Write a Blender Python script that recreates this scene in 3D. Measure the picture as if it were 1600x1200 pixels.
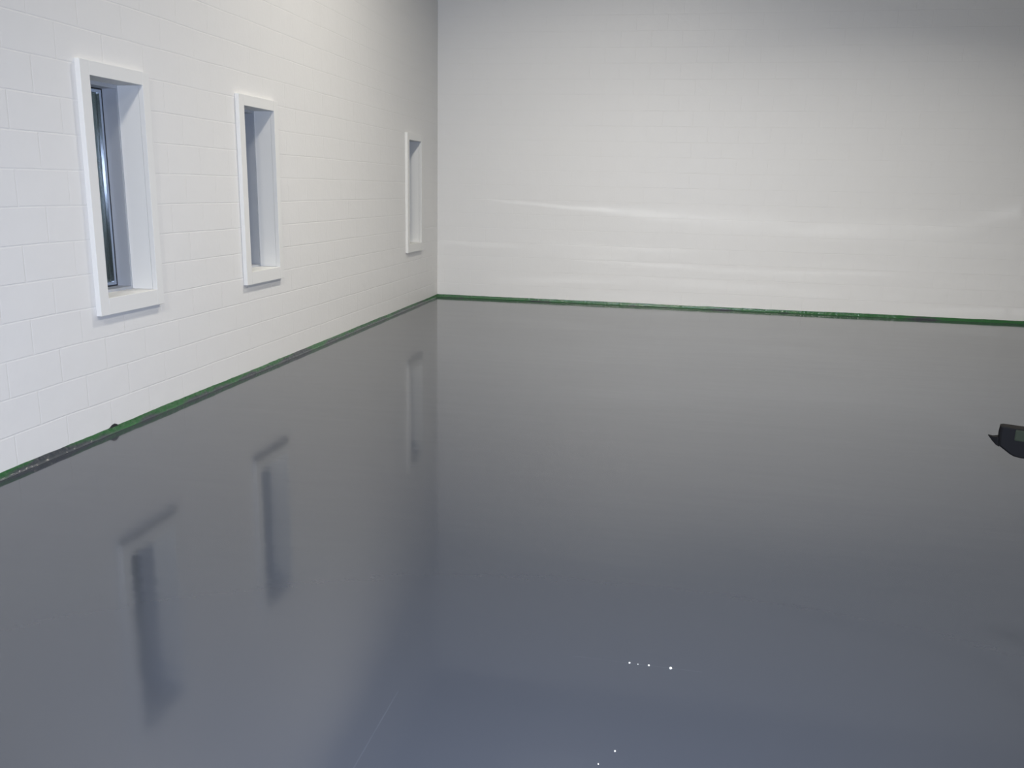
import bpy, bmesh, math, random
from mathutils import Matrix, Vector
random.seed(4)
scene = bpy.context.scene
for o in list(bpy.data.objects):
    bpy.data.objects.remove(o, do_unlink=True)
COL = scene.collection
DZ = 0.012                                  # block courses start this far above the floor

# ------------------------------------------------------------------ camera
CAM = Vector((3.534, -12.143, 1.580 + DZ))
yaw, pitch, roll = -0.1931, 0.2262, 0.0218
cy, sy, cp, sp = math.cos(yaw), math.sin(yaw), math.cos(pitch), math.sin(pitch)
fwd = Vector((sy*cp, cy*cp, -sp)); rgt = Vector((cy, -sy, 0)); up = rgt.cross(fwd)
r2 = rgt*math.cos(roll) + up*math.sin(roll)
u2 = up*math.cos(roll) - rgt*math.sin(roll)
cam_data = bpy.data.cameras.new('camera')
cam_data.sensor_width = 36.0
cam_data.lens = 36.0*1327.5/1600.0
cam_data.clip_start = 0.02
cam = bpy.data.objects.new('camera', cam_data); COL.objects.link(cam)
m = Matrix((r2, u2, -fwd)).transposed().to_4x4(); m.translation = CAM
cam.matrix_world = m
scene.camera = cam

# ------------------------------------------------------------------ world, exposure
scene.view_settings.view_transform = 'Standard'
scene.view_settings.look = 'None'
scene.view_settings.gamma = 1.0
scene.view_settings.use_curve_mapping = False
scene.view_settings.exposure = 0.0
world = bpy.data.worlds.new('world'); scene.world = world; world.use_nodes = True
wb = world.node_tree.nodes['Background']
wb.inputs[0].default_value = (0.42, 0.52, 0.54, 1); wb.inputs[1].default_value = 0.30

# ------------------------------------------------------------------ lights
def area(name, loc, rot, size, power, color, size_y=None, spread=180):
    d = bpy.data.lights.new(name, 'AREA'); d.energy = power; d.color = color; d.size = size
    if size_y: d.shape = 'RECTANGLE'; d.size_y = size_y
    else: d.shape = 'DISK'
    d.spread = math.radians(spread)
    o = bpy.data.objects.new(name, d); COL.objects.link(o); o.location = loc; o.rotation_euler = rot
    return o
WARM = (1.0, 0.945, 0.85)
# high bay ceiling lamps over the left half of the hall
for lx, ly, lz, pw, spr in ((2.6, -4.4, 5.85, 134, 140), (2.5, -14.0, 5.65, 266, 170), (6.0, -4.5, 5.65, 124, 132), (6.0, -9.0, 5.65, 138, 132), (6.0, -14.0, 5.65, 112, 170)):
    area('high_bay_light', (lx, ly, lz), (0, 0, 0), 0.55, pw, WARM, spread=spr)
area('added_wall_fill', (2.5, -10.5, 5.35), (math.radians(70), 0, 0), 0.55, 46, WARM, spread=100)  # added unseen fill, aimed along the hall to lift the far wall
# the camera's flash, a hand's breadth above the lens
fd = bpy.data.lights.new('camera_flash', 'SPOT'); fd.energy = 640; fd.color = (0.72, 0.86, 1.22)
fd.shadow_soft_size = 0.03; fd.spot_size = math.radians(110); fd.spot_blend = 0.9
fo = bpy.data.objects.new('camera_flash', fd); COL.objects.link(fo)
fm = m.copy(); fm.translation = CAM + u2*0.07 + r2*0.03; fo.matrix_world = fm

# added low lamp; streaks drawn into its beam stand in for floor reflections
gl = bpy.data.lights.new('added_streak_light', 'SPOT'); gl.energy = 1500.0
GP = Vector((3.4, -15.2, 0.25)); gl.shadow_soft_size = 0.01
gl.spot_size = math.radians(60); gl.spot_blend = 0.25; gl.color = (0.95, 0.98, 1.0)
go = bpy.data.objects.new('added_streak_light', gl); COL.objects.link(go); go.location = GP
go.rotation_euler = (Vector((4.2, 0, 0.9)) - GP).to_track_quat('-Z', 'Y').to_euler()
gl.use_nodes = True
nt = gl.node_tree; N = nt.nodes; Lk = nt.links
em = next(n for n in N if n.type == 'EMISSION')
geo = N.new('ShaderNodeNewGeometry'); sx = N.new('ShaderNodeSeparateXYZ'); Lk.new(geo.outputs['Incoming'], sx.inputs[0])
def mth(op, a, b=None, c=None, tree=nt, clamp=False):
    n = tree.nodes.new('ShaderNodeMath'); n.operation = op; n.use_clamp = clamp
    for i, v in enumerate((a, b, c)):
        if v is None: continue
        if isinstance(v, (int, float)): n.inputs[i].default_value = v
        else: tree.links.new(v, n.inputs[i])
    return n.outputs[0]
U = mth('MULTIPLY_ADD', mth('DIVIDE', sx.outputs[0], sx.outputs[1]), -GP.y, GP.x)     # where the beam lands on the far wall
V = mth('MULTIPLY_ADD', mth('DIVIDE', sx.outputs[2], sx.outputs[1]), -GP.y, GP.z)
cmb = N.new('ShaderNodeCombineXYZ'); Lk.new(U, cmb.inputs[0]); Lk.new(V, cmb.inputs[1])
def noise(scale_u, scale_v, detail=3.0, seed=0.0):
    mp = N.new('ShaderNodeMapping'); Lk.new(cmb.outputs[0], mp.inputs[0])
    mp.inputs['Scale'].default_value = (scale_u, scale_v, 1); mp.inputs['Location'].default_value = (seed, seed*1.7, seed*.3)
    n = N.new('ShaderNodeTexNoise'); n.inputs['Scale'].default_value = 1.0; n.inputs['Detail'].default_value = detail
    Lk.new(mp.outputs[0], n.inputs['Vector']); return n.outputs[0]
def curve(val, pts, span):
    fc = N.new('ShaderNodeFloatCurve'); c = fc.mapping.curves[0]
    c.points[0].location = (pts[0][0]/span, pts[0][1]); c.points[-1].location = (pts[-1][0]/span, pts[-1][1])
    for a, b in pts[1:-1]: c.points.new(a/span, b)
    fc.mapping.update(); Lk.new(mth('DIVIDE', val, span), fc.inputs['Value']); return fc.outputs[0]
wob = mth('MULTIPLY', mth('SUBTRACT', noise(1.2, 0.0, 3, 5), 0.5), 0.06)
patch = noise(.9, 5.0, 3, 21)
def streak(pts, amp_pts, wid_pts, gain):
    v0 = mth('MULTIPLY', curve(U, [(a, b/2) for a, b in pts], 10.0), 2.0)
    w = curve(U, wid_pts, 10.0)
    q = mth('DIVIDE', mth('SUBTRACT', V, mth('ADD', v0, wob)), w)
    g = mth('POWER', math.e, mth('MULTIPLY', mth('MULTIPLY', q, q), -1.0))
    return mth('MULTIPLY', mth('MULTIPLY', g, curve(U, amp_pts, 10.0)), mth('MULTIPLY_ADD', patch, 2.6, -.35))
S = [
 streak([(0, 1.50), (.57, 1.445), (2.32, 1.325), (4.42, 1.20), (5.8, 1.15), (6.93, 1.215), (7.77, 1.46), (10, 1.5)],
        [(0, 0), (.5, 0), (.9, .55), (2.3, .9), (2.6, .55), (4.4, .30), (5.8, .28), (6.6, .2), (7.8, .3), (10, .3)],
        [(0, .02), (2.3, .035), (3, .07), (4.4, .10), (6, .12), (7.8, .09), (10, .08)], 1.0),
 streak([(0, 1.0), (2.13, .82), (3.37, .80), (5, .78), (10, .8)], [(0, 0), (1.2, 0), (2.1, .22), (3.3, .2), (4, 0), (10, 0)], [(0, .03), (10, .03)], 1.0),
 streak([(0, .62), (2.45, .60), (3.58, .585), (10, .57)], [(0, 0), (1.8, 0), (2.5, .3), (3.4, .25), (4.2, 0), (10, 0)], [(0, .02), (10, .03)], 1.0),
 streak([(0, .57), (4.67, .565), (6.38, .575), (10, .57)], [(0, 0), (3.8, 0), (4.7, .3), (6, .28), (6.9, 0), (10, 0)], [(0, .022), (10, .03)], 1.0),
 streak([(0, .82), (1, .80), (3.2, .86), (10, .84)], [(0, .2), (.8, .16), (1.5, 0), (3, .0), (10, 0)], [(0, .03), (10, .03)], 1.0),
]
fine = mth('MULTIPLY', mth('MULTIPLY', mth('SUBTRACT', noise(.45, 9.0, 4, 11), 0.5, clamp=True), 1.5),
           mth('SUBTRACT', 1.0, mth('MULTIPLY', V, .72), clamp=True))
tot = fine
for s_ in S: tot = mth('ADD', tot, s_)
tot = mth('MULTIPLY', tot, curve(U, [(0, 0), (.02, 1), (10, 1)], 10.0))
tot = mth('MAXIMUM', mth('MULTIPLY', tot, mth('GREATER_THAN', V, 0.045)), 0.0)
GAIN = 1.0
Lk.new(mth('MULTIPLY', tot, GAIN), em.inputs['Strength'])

# ------------------------------------------------------------------ materials
def principled(name, color, rough, metal=0.0, spec=0.5):
    mt = bpy.data.materials.new(name); mt.use_nodes = True
    b = mt.node_tree.nodes['Principled BSDF']
    b.inputs['Base Color'].default_value = (*color, 1); b.inputs['Roughness'].default_value = rough
    b.inputs['Metallic'].default_value = metal; b.inputs['Specular IOR Level'].default_value = spec
    return mt, b
def obj_noise(mt, scale, detail=3, vec=(1, 1, 1)):
    T = mt.node_tree; tc = T.nodes.new('ShaderNodeTexCoord'); mp = T.nodes.new('ShaderNodeMapping')
    mp.inputs['Scale'].default_value = vec; T.links.new(tc.outputs['Object'], mp.inputs[0])
    n = T.nodes.new('ShaderNodeTexNoise'); n.inputs['Scale'].default_value = scale; n.inputs['Detail'].default_value = detail
    T.links.new(mp.outputs[0], n.inputs['Vector']); return n.outputs[0]
def bump(mt, b, h, strength, dist, prev=None):
    T = mt.node_tree; bp = T.nodes.new('ShaderNodeBump'); bp.inputs['Strength'].default_value = strength
    bp.inputs['Distance'].default_value = dist; T.links.new(h, bp.inputs['Height'])
    if prev: T.links.new(prev, bp.inputs['Normal'])
    T.links.new(bp.outputs[0], b.inputs['Normal']); return bp.outputs[0]
def block_material(name, axis, phase, color, joint=0.006, rough=.42):
    mt, b = principled(name, color, rough, spec=.35)
    T = mt.node_tree
    g = T.nodes.new('ShaderNodeNewGeometry'); s = T.nodes.new('ShaderNodeSeparateXYZ'); T.links.new(g.outputs['Position'], s.inputs[0])
    c = T.nodes.new('ShaderNodeCombineXYZ')
    wv = obj_noise(mt, 1.6, 2)
    along = mth('ADD', mth('SUBTRACT', s.outputs[axis], phase, tree=T), mth('MULTIPLY', wv, .012, tree=T), tree=T)
    hgt = mth('ADD', mth('SUBTRACT', s.outputs[2], DZ, tree=T), mth('MULTIPLY', mth('SUBTRACT', wv, .5, tree=T), .014, tree=T), tree=T)
    T.links.new(along, c.inputs[0]); T.links.new(hgt, c.inputs[1])
    br = T.nodes.new('ShaderNodeTexBrick')
    br.offset = 0.5; br.offset_frequency = 2; br.squash = 1
    br.inputs['Scale'].default_value = 1.0; br.inputs['Brick Width'].default_value = .4064; br.inputs['Row Height'].default_value = .2032
    br.inputs['Mortar Size'].default_value = joint; br.inputs['Mortar Smooth'].default_value = .6; br.inputs['Bias'].default_value = 0
    br.inputs['Color1'].default_value = (1, 1, 1, 1); br.inputs['Color2'].default_value = (.93, .93, .93, 1); br.inputs['Mortar'].default_value = (0, 0, 0, 1)
    T.links.new(c.outputs[0], br.inputs['Vector'])
    # joints half filled with paint: their depth comes and goes along the wall
    fill = mth('MULTIPLY_ADD', obj_noise(mt, 2.3, 3), .9, .35, tree=T)
    inv = mth('MULTIPLY', br.outputs['Fac'], fill, tree=T)
    h = mth('SUBTRACT', 1.0, inv, tree=T)
    n1 = bump(mt, b, h, .5, .0025)
    n2 = bump(mt, b, obj_noise(mt, 34, 4), .22, .004, n1)
    bump(mt, b, obj_noise(mt, 5, 2), .25, .012, n2)
    return mt
M = {}
PAINT = (.80, .795, .775)
M['block_left'] = block_material('painted_block_left', 1, -8.066, PAINT)
M['block_back'] = block_material('painted_block_back', 0, .11, (.80, .80, .785), joint=.0035)
M['trim'], _b = principled('white_trim_paint', (.80, .80, .775), .38, spec=.4)
bump(M['trim'], _b, obj_noise(M['trim'], 60, 2), .06, .002)
M['alu'], _b = principled('grey_window_frame', (.47, .49, .52), .45, metal=.1)
M['bead'], _b = principled('bright_metal_bead', (.58, .62, .66), .11, metal=1.0)
M['gasket'], _b = principled('dark_gasket', (.02, .022, .026), .4)
M['ceiling'], _b = principled('ceiling_deck', (.30, .30, .29), .8)
# tinted glass
M['glass'], _b = principled('tinted_glass', (.32, .39, .39), .12, spec=.6)
_b.inputs['Transmission Weight'].default_value = .9; _b.inputs['IOR'].default_value = 1.5
# epoxy floor
M['floor'], fb = principled('grey_epoxy_floor', (.050, .056, .068), .07, spec=.85)
T = M['floor'].node_tree
big = obj_noise(M['floor'], .9, 3)
ramp = T.nodes.new('ShaderNodeMapRange'); ramp.inputs['To Min'].default_value = .06; ramp.inputs['To Max'].default_value = .12
T.links.new(big, ramp.inputs[0]); T.links.new(ramp.outputs[0], fb.inputs['Roughness'])
n1 = bump(M['floor'], fb, obj_noise(M['floor'], 26, 2), .05, .0015)
n1 = bump(M['floor'], fb, obj_noise(M['floor'], 1.0, 3, (1.0, 3.5, 1)), .10, .012, n1)
# saw-cut control joints under the coating, only just showing
g = T.nodes.new('ShaderNodeNewGeometry'); s = T.nodes.new('ShaderNodeSeparateXYZ'); T.links.new(g.outputs['Position'], s.inputs[0])
j1 = mth('COMPARE', s.outputs[0], 2.723, .0022, tree=T); j1 = mth('MULTIPLY', j1, mth('LESS_THAN', s.outputs[1], -9.8, tree=T), tree=T)
j2 = mth('COMPARE', s.outputs[1], -9.459, .0016, tree=T)
j2 = mth('MULTIPLY', j2, mth('COMPARE', s.outputs[0], 3.47, .22, tree=T), tree=T)
jj = mth('MULTIPLY', mth('MAXIMUM', j1, j2, tree=T), obj_noise(M['floor'], 7, 2), tree=T)
mx = T.nodes.new('ShaderNodeMix'); mx.data_type = 'RGBA'
mx.inputs[6].default_value = (.050, .056, .068, 1); mx.inputs[7].default_value = (.070, .077, .092, 1)
T.links.new(jj, mx.inputs[0]); T.links.new(mx.outputs[2], fb.inputs['Base Color'])
# green tape smeared with grey coating
def tape_mat(name, vec, seed, thr):
    mt, b = principled(name, (.02, .08, .03), .14, spec=.8)
    T = mt.node_tree
    a = obj_noise(mt, 1.3, 4, vec); z = T.nodes.new('ShaderNodeSeparateXYZ'); g = T.nodes.new('ShaderNodeNewGeometry')
    T.links.new(g.outputs['Position'], z.inputs[0])
    k = mth('ADD', a, mth('MULTIPLY', z.outputs[2], 4.0, tree=T), tree=T)
    r = T.nodes.new('ShaderNodeMapRange'); r.inputs['From Min'].default_value = thr; r.inputs['From Max'].default_value = thr + .09
    T.links.new(k, r.inputs[0])
    mx = T.nodes.new('ShaderNodeMix'); mx.data_type = 'RGBA'
    mx.inputs[6].default_value = (.055, .062, .070, 1); mx.inputs[7].default_value = (.030, .125, .040, 1)
    T.links.new(r.outputs[0], mx.inputs[0]); T.links.new(mx.outputs[2], b.inputs['Base Color'])
    bump(mt, b, obj_noise(mt, 24, 4, vec), .9, .010)
    return mt
M['tape_left'] = tape_mat('green_tape_left', (1, 1.2, 1), 0, .52)
M['tape_back'] = tape_mat('green_tape_back', (1.2, 1, 1), 3, .42)
M['black'], _b = principled('black_rubber', (.0035, .0032, .003), .7, spec=.08)
M['greenish'], _b = principled('dull_green_cloth', (.013, .0165, .009), .8, spec=.15)
M['bluish'], _b = principled('worn_blue_black_edge', (.05, .052, .085), .5)
M['fleck'], _b = principled('white_fleck', (.85, .85, .80), .4)
M['ground'], _b = principled('outdoor_ground', (.12, .14, .12), .95)

# ------------------------------------------------------------------ mesh helpers
def add_box(bm, lo, hi, bevel=0.0, seg=2):
    mm = Matrix.Diagonal((hi[0]-lo[0], hi[1]-lo[1], hi[2]-lo[2], 1)); mm.translation = [(a+b)/2 for a, b in zip(lo, hi)]
    r = bmesh.ops.create_cube(bm, size=1.0, matrix=mm)
    if bevel:
        es = list({e for v in r['verts'] for e in v.link_edges})
        bmesh.ops.bevel(bm, geom=es, offset=bevel, segments=seg, profile=.6, affect='EDGES')
def obj(name, bm, mat, parent=None, smooth=False):
    me = bpy.data.meshes.new(name); bm.to_mesh(me); bm.free(); me.materials.append(mat)
    if smooth:
        for p in me.polygons: p.use_smooth = True
    o = bpy.data.objects.new(name, me); COL.objects.link(o)
    if parent: o.parent = parent
    return o
def boxes(name, lst, mat, parent=None, bevel=0.0):
    bm = bmesh.new()
    for lo, hi in lst: add_box(bm, lo, hi, bevel)
    return obj(name, bm, mat, parent)
def tag(o, label, cat, group=None):
    o['label'] = label; o['category'] = cat
    if group: o['group'] = group
    return o
def struct(o, label=None):
    o['kind'] = 'structure'
    if label: o['label'] = label
    return o

# ------------------------------------------------------------------ shell
XR, YR, ZC = 13.0, -19.0, 6.2
struct(boxes('floor', [((-.4, YR-.4, -.15), (XR+.4, .4, 0))], M['floor']), 'glossy blue-grey epoxy floor mirroring the white walls')
TH = .34
WIN = [(-7.187, 0.0), (-5.357, 0.0), (-1.140, -.022)]        # centre y, height shift
WW, WZ0, WZ1 = .51, .857 + DZ, 2.180 + DZ
LN = .018                                                    # lining thickness
segs = []; y = YR
for cyw, dz in WIN:
    a, b_ = cyw - WW/2 - LN, cyw + WW/2 + LN
    segs.append(((-TH, y, 0), (0, a, ZC)))
    segs.append(((-TH, a, 0), (0, b_, WZ0 + dz - LN)))
    segs.append(((-TH, a, WZ1 + dz + LN), (0, b_, ZC)))
    y = b_
segs.append(((-TH, y, 0), (0, TH, ZC)))
def wall_mesh(name, segs, mat):
    bm = bmesh.new()
    for lo, hi in segs: add_box(bm, lo, hi)
    return obj(name, bm, mat)
struct(wall_mesh('wall_left', segs, M['block_left']), 'white painted concrete block wall with three tall narrow windows')
struct(boxes('wall_back', [((0, 0, 0), (XR, TH, ZC))], M['block_back']), 'plain white painted concrete block wall at the far end')
struct(boxes('wall_right', [((XR, YR, 0), (XR+TH, TH, ZC))], M['block_left']))
struct(boxes('wall_rear', [((0, YR-TH, 0), (XR, YR, ZC))], M['block_back']))
struct(boxes('ceiling', [((-TH, YR-TH, ZC), (XR+TH, TH, ZC+.2))], M['ceiling']))

# ------------------------------------------------------------------ windows
WL = ['tall narrow window nearest the camera, its glass and bright metal bead in view',
      'middle tall narrow window showing a strip of grey frame beyond the white jamb',
      'smallest looking tall narrow window, beside the far corner of the room']
for i, (cyw, dz) in enumerate(WIN):
    r = bpy.data.objects.new('window_%d' % (i+1), None); COL.objects.link(r); r.location = (0, cyw, 0); struct(r, WL[i])
    h = WW/2; z0, z1 = WZ0 + dz, WZ1 + dz; P = .035; cw = .082; cb = .104; ct = .084
    # flat casing board around the opening
    boxes('casing', [((.0005, -h-cw, z0-cb), (P, -h, z1+ct)), ((.0005, h, z0-cb), (P, h+cw-.01, z1+ct)),
                     ((.0005, -h, z1), (P, h, z1+ct)), ((.0005, -h, z0-cb), (P, h, z0))], M['trim'], r, bevel=.0025)
    D1, D2 = -.152, -.268
    e = .001
    boxes('jamb', [((D1, -h-LN+e, z0), (P-.001, -h-e, z1))], M['trim'], r)
    boxes('jamb', [((D1, h+e, z0), (-e, h+LN-e, z1))], M['trim'], r)
    boxes('window_head', [((D1, -h-LN+e, z1+e), (-e, h+LN-e, z1+LN-e))], M['trim'], r)
    boxes('sill', [((D1, -h-LN+e, z0-LN+e), (-e, h+LN-e, z0-e))], M['trim'], r)
    # grey metal frame set behind the white lining
    f = boxes('window_frame', [((D2-.04, h-.012, z0+.002), (D1-.001, h+LN-e, z1-.002)), ((D2-.04, -h-LN+e, z0+.002), (D1-.001, -h+.012, z1-.002)),
                           ((D2-.04, -h+.012, z1-.022), (D1-.001, h-.012, z1+LN-e)), ((D2-.04, -h+.012, z0-LN+e), (D1-.001, h-.012, z0+.016))], M['alu'], r)
    # slim bright bead and its dark gasket round the glass
    def ring(name, x0, x1, a, b, mat, par):
        hh = h-.012; zz0, zz1 = z0+.016, z1-.022
        return boxes(name, [((x0, hh-b, zz0+a), (x1, hh-a, zz1-a)), ((x0, -hh+a, zz0+a), (x1, -hh+b, zz1-a)),
                            ((x0, -hh+b, zz1-b), (x1, hh-b, zz1-a)), ((x0, -hh+b, zz0+a), (x1, hh-b, zz0+b))], mat, par, bevel=.0015)
    ring('gasket', D2-.012, D2+.012, .0005, .0075, M['gasket'], f)
    ring('glazing_bead', D2-.012, D2+.010, .008, .030, M['bead'], f)['label'] = 'bright metal glazing bead'
    boxes('glass_pane', [((D2-.026, -h+.0125, z0+.0165), (D2-.0125, h-.0125, z1-.0225))], M['glass'], r)

# ------------------------------------------------------------------ green tape along the foot of the walls
def tape(name, a, b, nrm, mat, hgt, parent=None):
    bm = bmesh.new(); n = 420; L = (b - a).length; prev = None; rows = []
    rnd = random.Random(9)
    hh = 0.0; t = 0.0; lip = 0.0
    for i in range(n+1):
        hh += rnd.uniform(-.0012, .0012); hh *= .93
        t += rnd.uniform(-.0012, .0012); t = max(-.002, min(.004, t*.95))
        p = a.lerp(b, i/n)
        H = hgt + hh
        prof = [(.0005, H), (.004 + t*.4, H), (.007 + t, H*.6), (.010 + t, H*.25), (.016 + t, .003), (.020 + t, .0008), (.0005, .0008)]
        rows.append([bm.verts.new(p + nrm*x + Vector((0, 0, z))) for x, z in prof])
    for r0, r1 in zip(rows, rows[1:]):
        k = len(r0)
        for j in range(k): bm.faces.new((r0[j], r0[(j+1) % k], r1[(j+1) % k], r1[j]))
    bm.faces.new(rows[0]); bm.faces.new(rows[-1][::-1])
    bmesh.ops.recalc_face_normals(bm, faces=bm.faces[:])
    return obj(name, bm, mat, parent)
tl = tape('masking_tape', Vector((0, -12.5, 0)), Vector((0, -.022, 0)), Vector((1, 0, 0)), M['tape_left'], .040)
tag(tl, 'green masking tape smeared with dark grey coating along the foot of the windowed wall', 'tape')
tb = tape('masking_tape', Vector((.0005, 0, 0)), Vector((12.9, 0, 0)), Vector((0, -1, 0)), M['tape_back'], .042)
tag(tb, 'green masking tape with glints along the foot of the plain far wall', 'tape')
# torn tab sticking up from the tape near the camera
p = Vector((.002, -6.93, 0))
bm = bmesh.new()
vs = [(.001, -.05, .036), (.001, .05, .036), (.001, .028, .050), (.001, .012, .056), (.001, -.012, .053), (.001, -.032, .043)]
v0 = [bm.verts.new(Vector(v)) for v in vs]; v1 = [bm.verts.new(Vector(v) + Vector((.004, 0, 0))) for v in vs]
bm.faces.new(v0[::-1]); bm.faces.new(v1)
for j in range(6): bm.faces.new((v0[j], v0[(j+1) % 6], v1[(j+1) % 6], v1[j]))
bmesh.ops.recalc_face_normals(bm, faces=bm.faces[:])
tab = obj('torn_tab', bm, M['gasket'], tl); tab.location = (0, -7.46, 0); tab['label'] = 'dark torn tab sticking up'

# ------------------------------------------------------------------ black tool head jutting in at the right edge, on a stand beyond it
def at_depth(px, py, d):
    return CAM + (fwd + r2*((px-800)/1327.5) + u2*((600-py)/1327.5))*d
def tool():
    D = 2.2; S = D/1327.5                       # metres per pixel at that distance
    o0 = at_depth(1600, 690, D)
    ray = Vector((o0.x-CAM.x, o0.y-CAM.y, 0)).normalized(); hr = Vector((ray.y, -ray.x, 0)); CX = hr.dot(Vector((r2.x, r2.y, 0)).normalized())
    hb = Vector((-hr.y, hr.x, 0))      # right, away
    root = bpy.data.objects.new('tool_stand', None); COL.objects.link(root)
    foot = o0 + hr*.50; root.location = (foot.x, foot.y, 0)
    root.rotation_euler = (0, 0, math.atan2(hr.y, hr.x))
    tag(root, 'black tool head with pointed tip and dull green patch at the photo\'s right edge', 'tool')
    Z = o0.z; X0 = -.50                         # local x of the frame edge
    P = lambda px, py: (X0 + (px-1604)*S*CX, Z + (687-py)*S)
    # body: outline of the head given depth, corners rounded
    out = [(1562, 665), (1566, 664), (1600, 664), (1640, 666), (1664, 674), (1668, 690), (1655, 704), (1630, 711), (1604, 713), (1592, 712), (1584, 709), (1577, 705), (1570, 701), (1563, 697), (1562, 690), (1561, 676)]
    bm = bmesh.new(); rings = []
    cxp, cyp = 1612, 688
    for dy, k in ((-.020, .88), (-.018, .94), (-.012, .985), (-.005, 1.0), (.005, 1.0), (.012, .975), (.018, .90), (.020, .84)):
        ring = []
        for px, py in out:
            x, z = P(cxp + (px-cxp)*k, cyp + (py-cyp)*k); ring.append(bm.verts.new((x, dy, z)))
        rings.append(ring)
    n = len(out)
    for r0, r1 in zip(rings, rings[1:]):
        for j in range(n): bm.faces.new((r0[j], r0[(j+1) % n], r1[(j+1) % n], r1[j]))
    bm.faces.new(rings[0][::-1]); bm.faces.new(rings[-1])
    bmesh.ops.recalc_face_normals(bm, faces=bm.faces[:])
    obj('tool_head', bm, M['black'], root)
    # pointed tip at its left
    bm = bmesh.new(); rows = []
    for px, zt, zb, hw in ((1566, 684, 699, .016), (1560, 684.5, 697, .013), (1553, 685.5, 692, .008), (1545, 684, 685, .001)):
        x, z1 = P(px, zt); _, z0 = P(px, zb)
        rows.append([bm.verts.new((x, -hw, z0)), bm.verts.new((x, hw, z0)), bm.verts.new((x, hw, z1)), bm.verts.new((x, -hw, z1))])
    for r0, r1 in zip(rows, rows[1:]):
        for j in range(4): bm.faces.new((r0[j], r0[(j+1) % 4], r1[(j+1) % 4], r1[j]))
    bm.faces.new(rows[0]); bm.faces.new(rows[-1][::-1]); bmesh.ops.recalc_face_normals(bm, faces=bm.faces[:])
    obj('pointed_tip', bm, M['black'], root)
    x0, z0 = P(1588, 685); x1, z1 = P(1640, 667)
    boxes('green_patch', [((x0, -.0225, z0), (x1, -.012, z1))], M['greenish'], root, bevel=.004)['label'] = 'dull green patch'
    # stand outside the photo that carries the head
    bm = bmesh.new(); add_box(bm, (-.405, -.012, Z-.012), (.014, .012, Z+.012), .003); obj('arm', bm, M['black'], root)
    bm = bmesh.new(); add_box(bm, (-.014, -.014, .012), (.014, .014, Z-.0125), .003); obj('pole', bm, M['black'], root)
    bm = bmesh.new(); add_box(bm, (-.11, -.17, 0), (.17, .17, .012), .003); obj('base_plate', bm, M['black'], root)
tool()

# ------------------------------------------------------------------ small white flecks on the floor
def fleck(name, x, y, rad, label, k):
    bm = bmesh.new(); bmesh.ops.create_icosphere(bm, subdivisions=2, radius=1.0)
    rr = random.Random(k)
    for v in bm.verts:
        v.co *= 1 + rr.uniform(-.18, .18)
        v.co.x *= rad; v.co.y *= rad*1.5; v.co.z = max(v.co.z*rad*.6, -rad*.1) + rad*.1
    o = obj(name, bm, M['fleck'], smooth=True); o.location = (x, y, 0)
    tag(o, label, 'fleck', 'white flecks on the glossy floor')
fleck('floor_fleck', 3.585, -9.459, .0048, 'brightest and rightmost white fleck in the row of flecks on the grey floor', 1)
fleck('floor_fleck', 3.511, -9.459, .0034, 'white fleck on the grey floor just left of the brightest fleck', 2)
fleck('floor_fleck', 3.474, -9.460, .0016, 'faintest tiny white fleck in the row of flecks on the grey floor', 3)
fleck('floor_fleck', 3.445, -9.458, .0032, 'leftmost white fleck in the row of flecks on the grey floor', 4)
fleck('floor_fleck', 3.434, -9.946, .0026, 'lone white fleck on the floor nearer the camera than the row', 5)
fleck('floor_fleck', 3.392, -10.014, .0022, 'dim white fleck nearest the camera, at the bottom of the photo', 6)

# ------------------------------------------------------------------ outside the windows
struct(boxes('ground_outside', [((-30, -30, -.3), (-TH-.05, 12, -.16))], M['ground']))
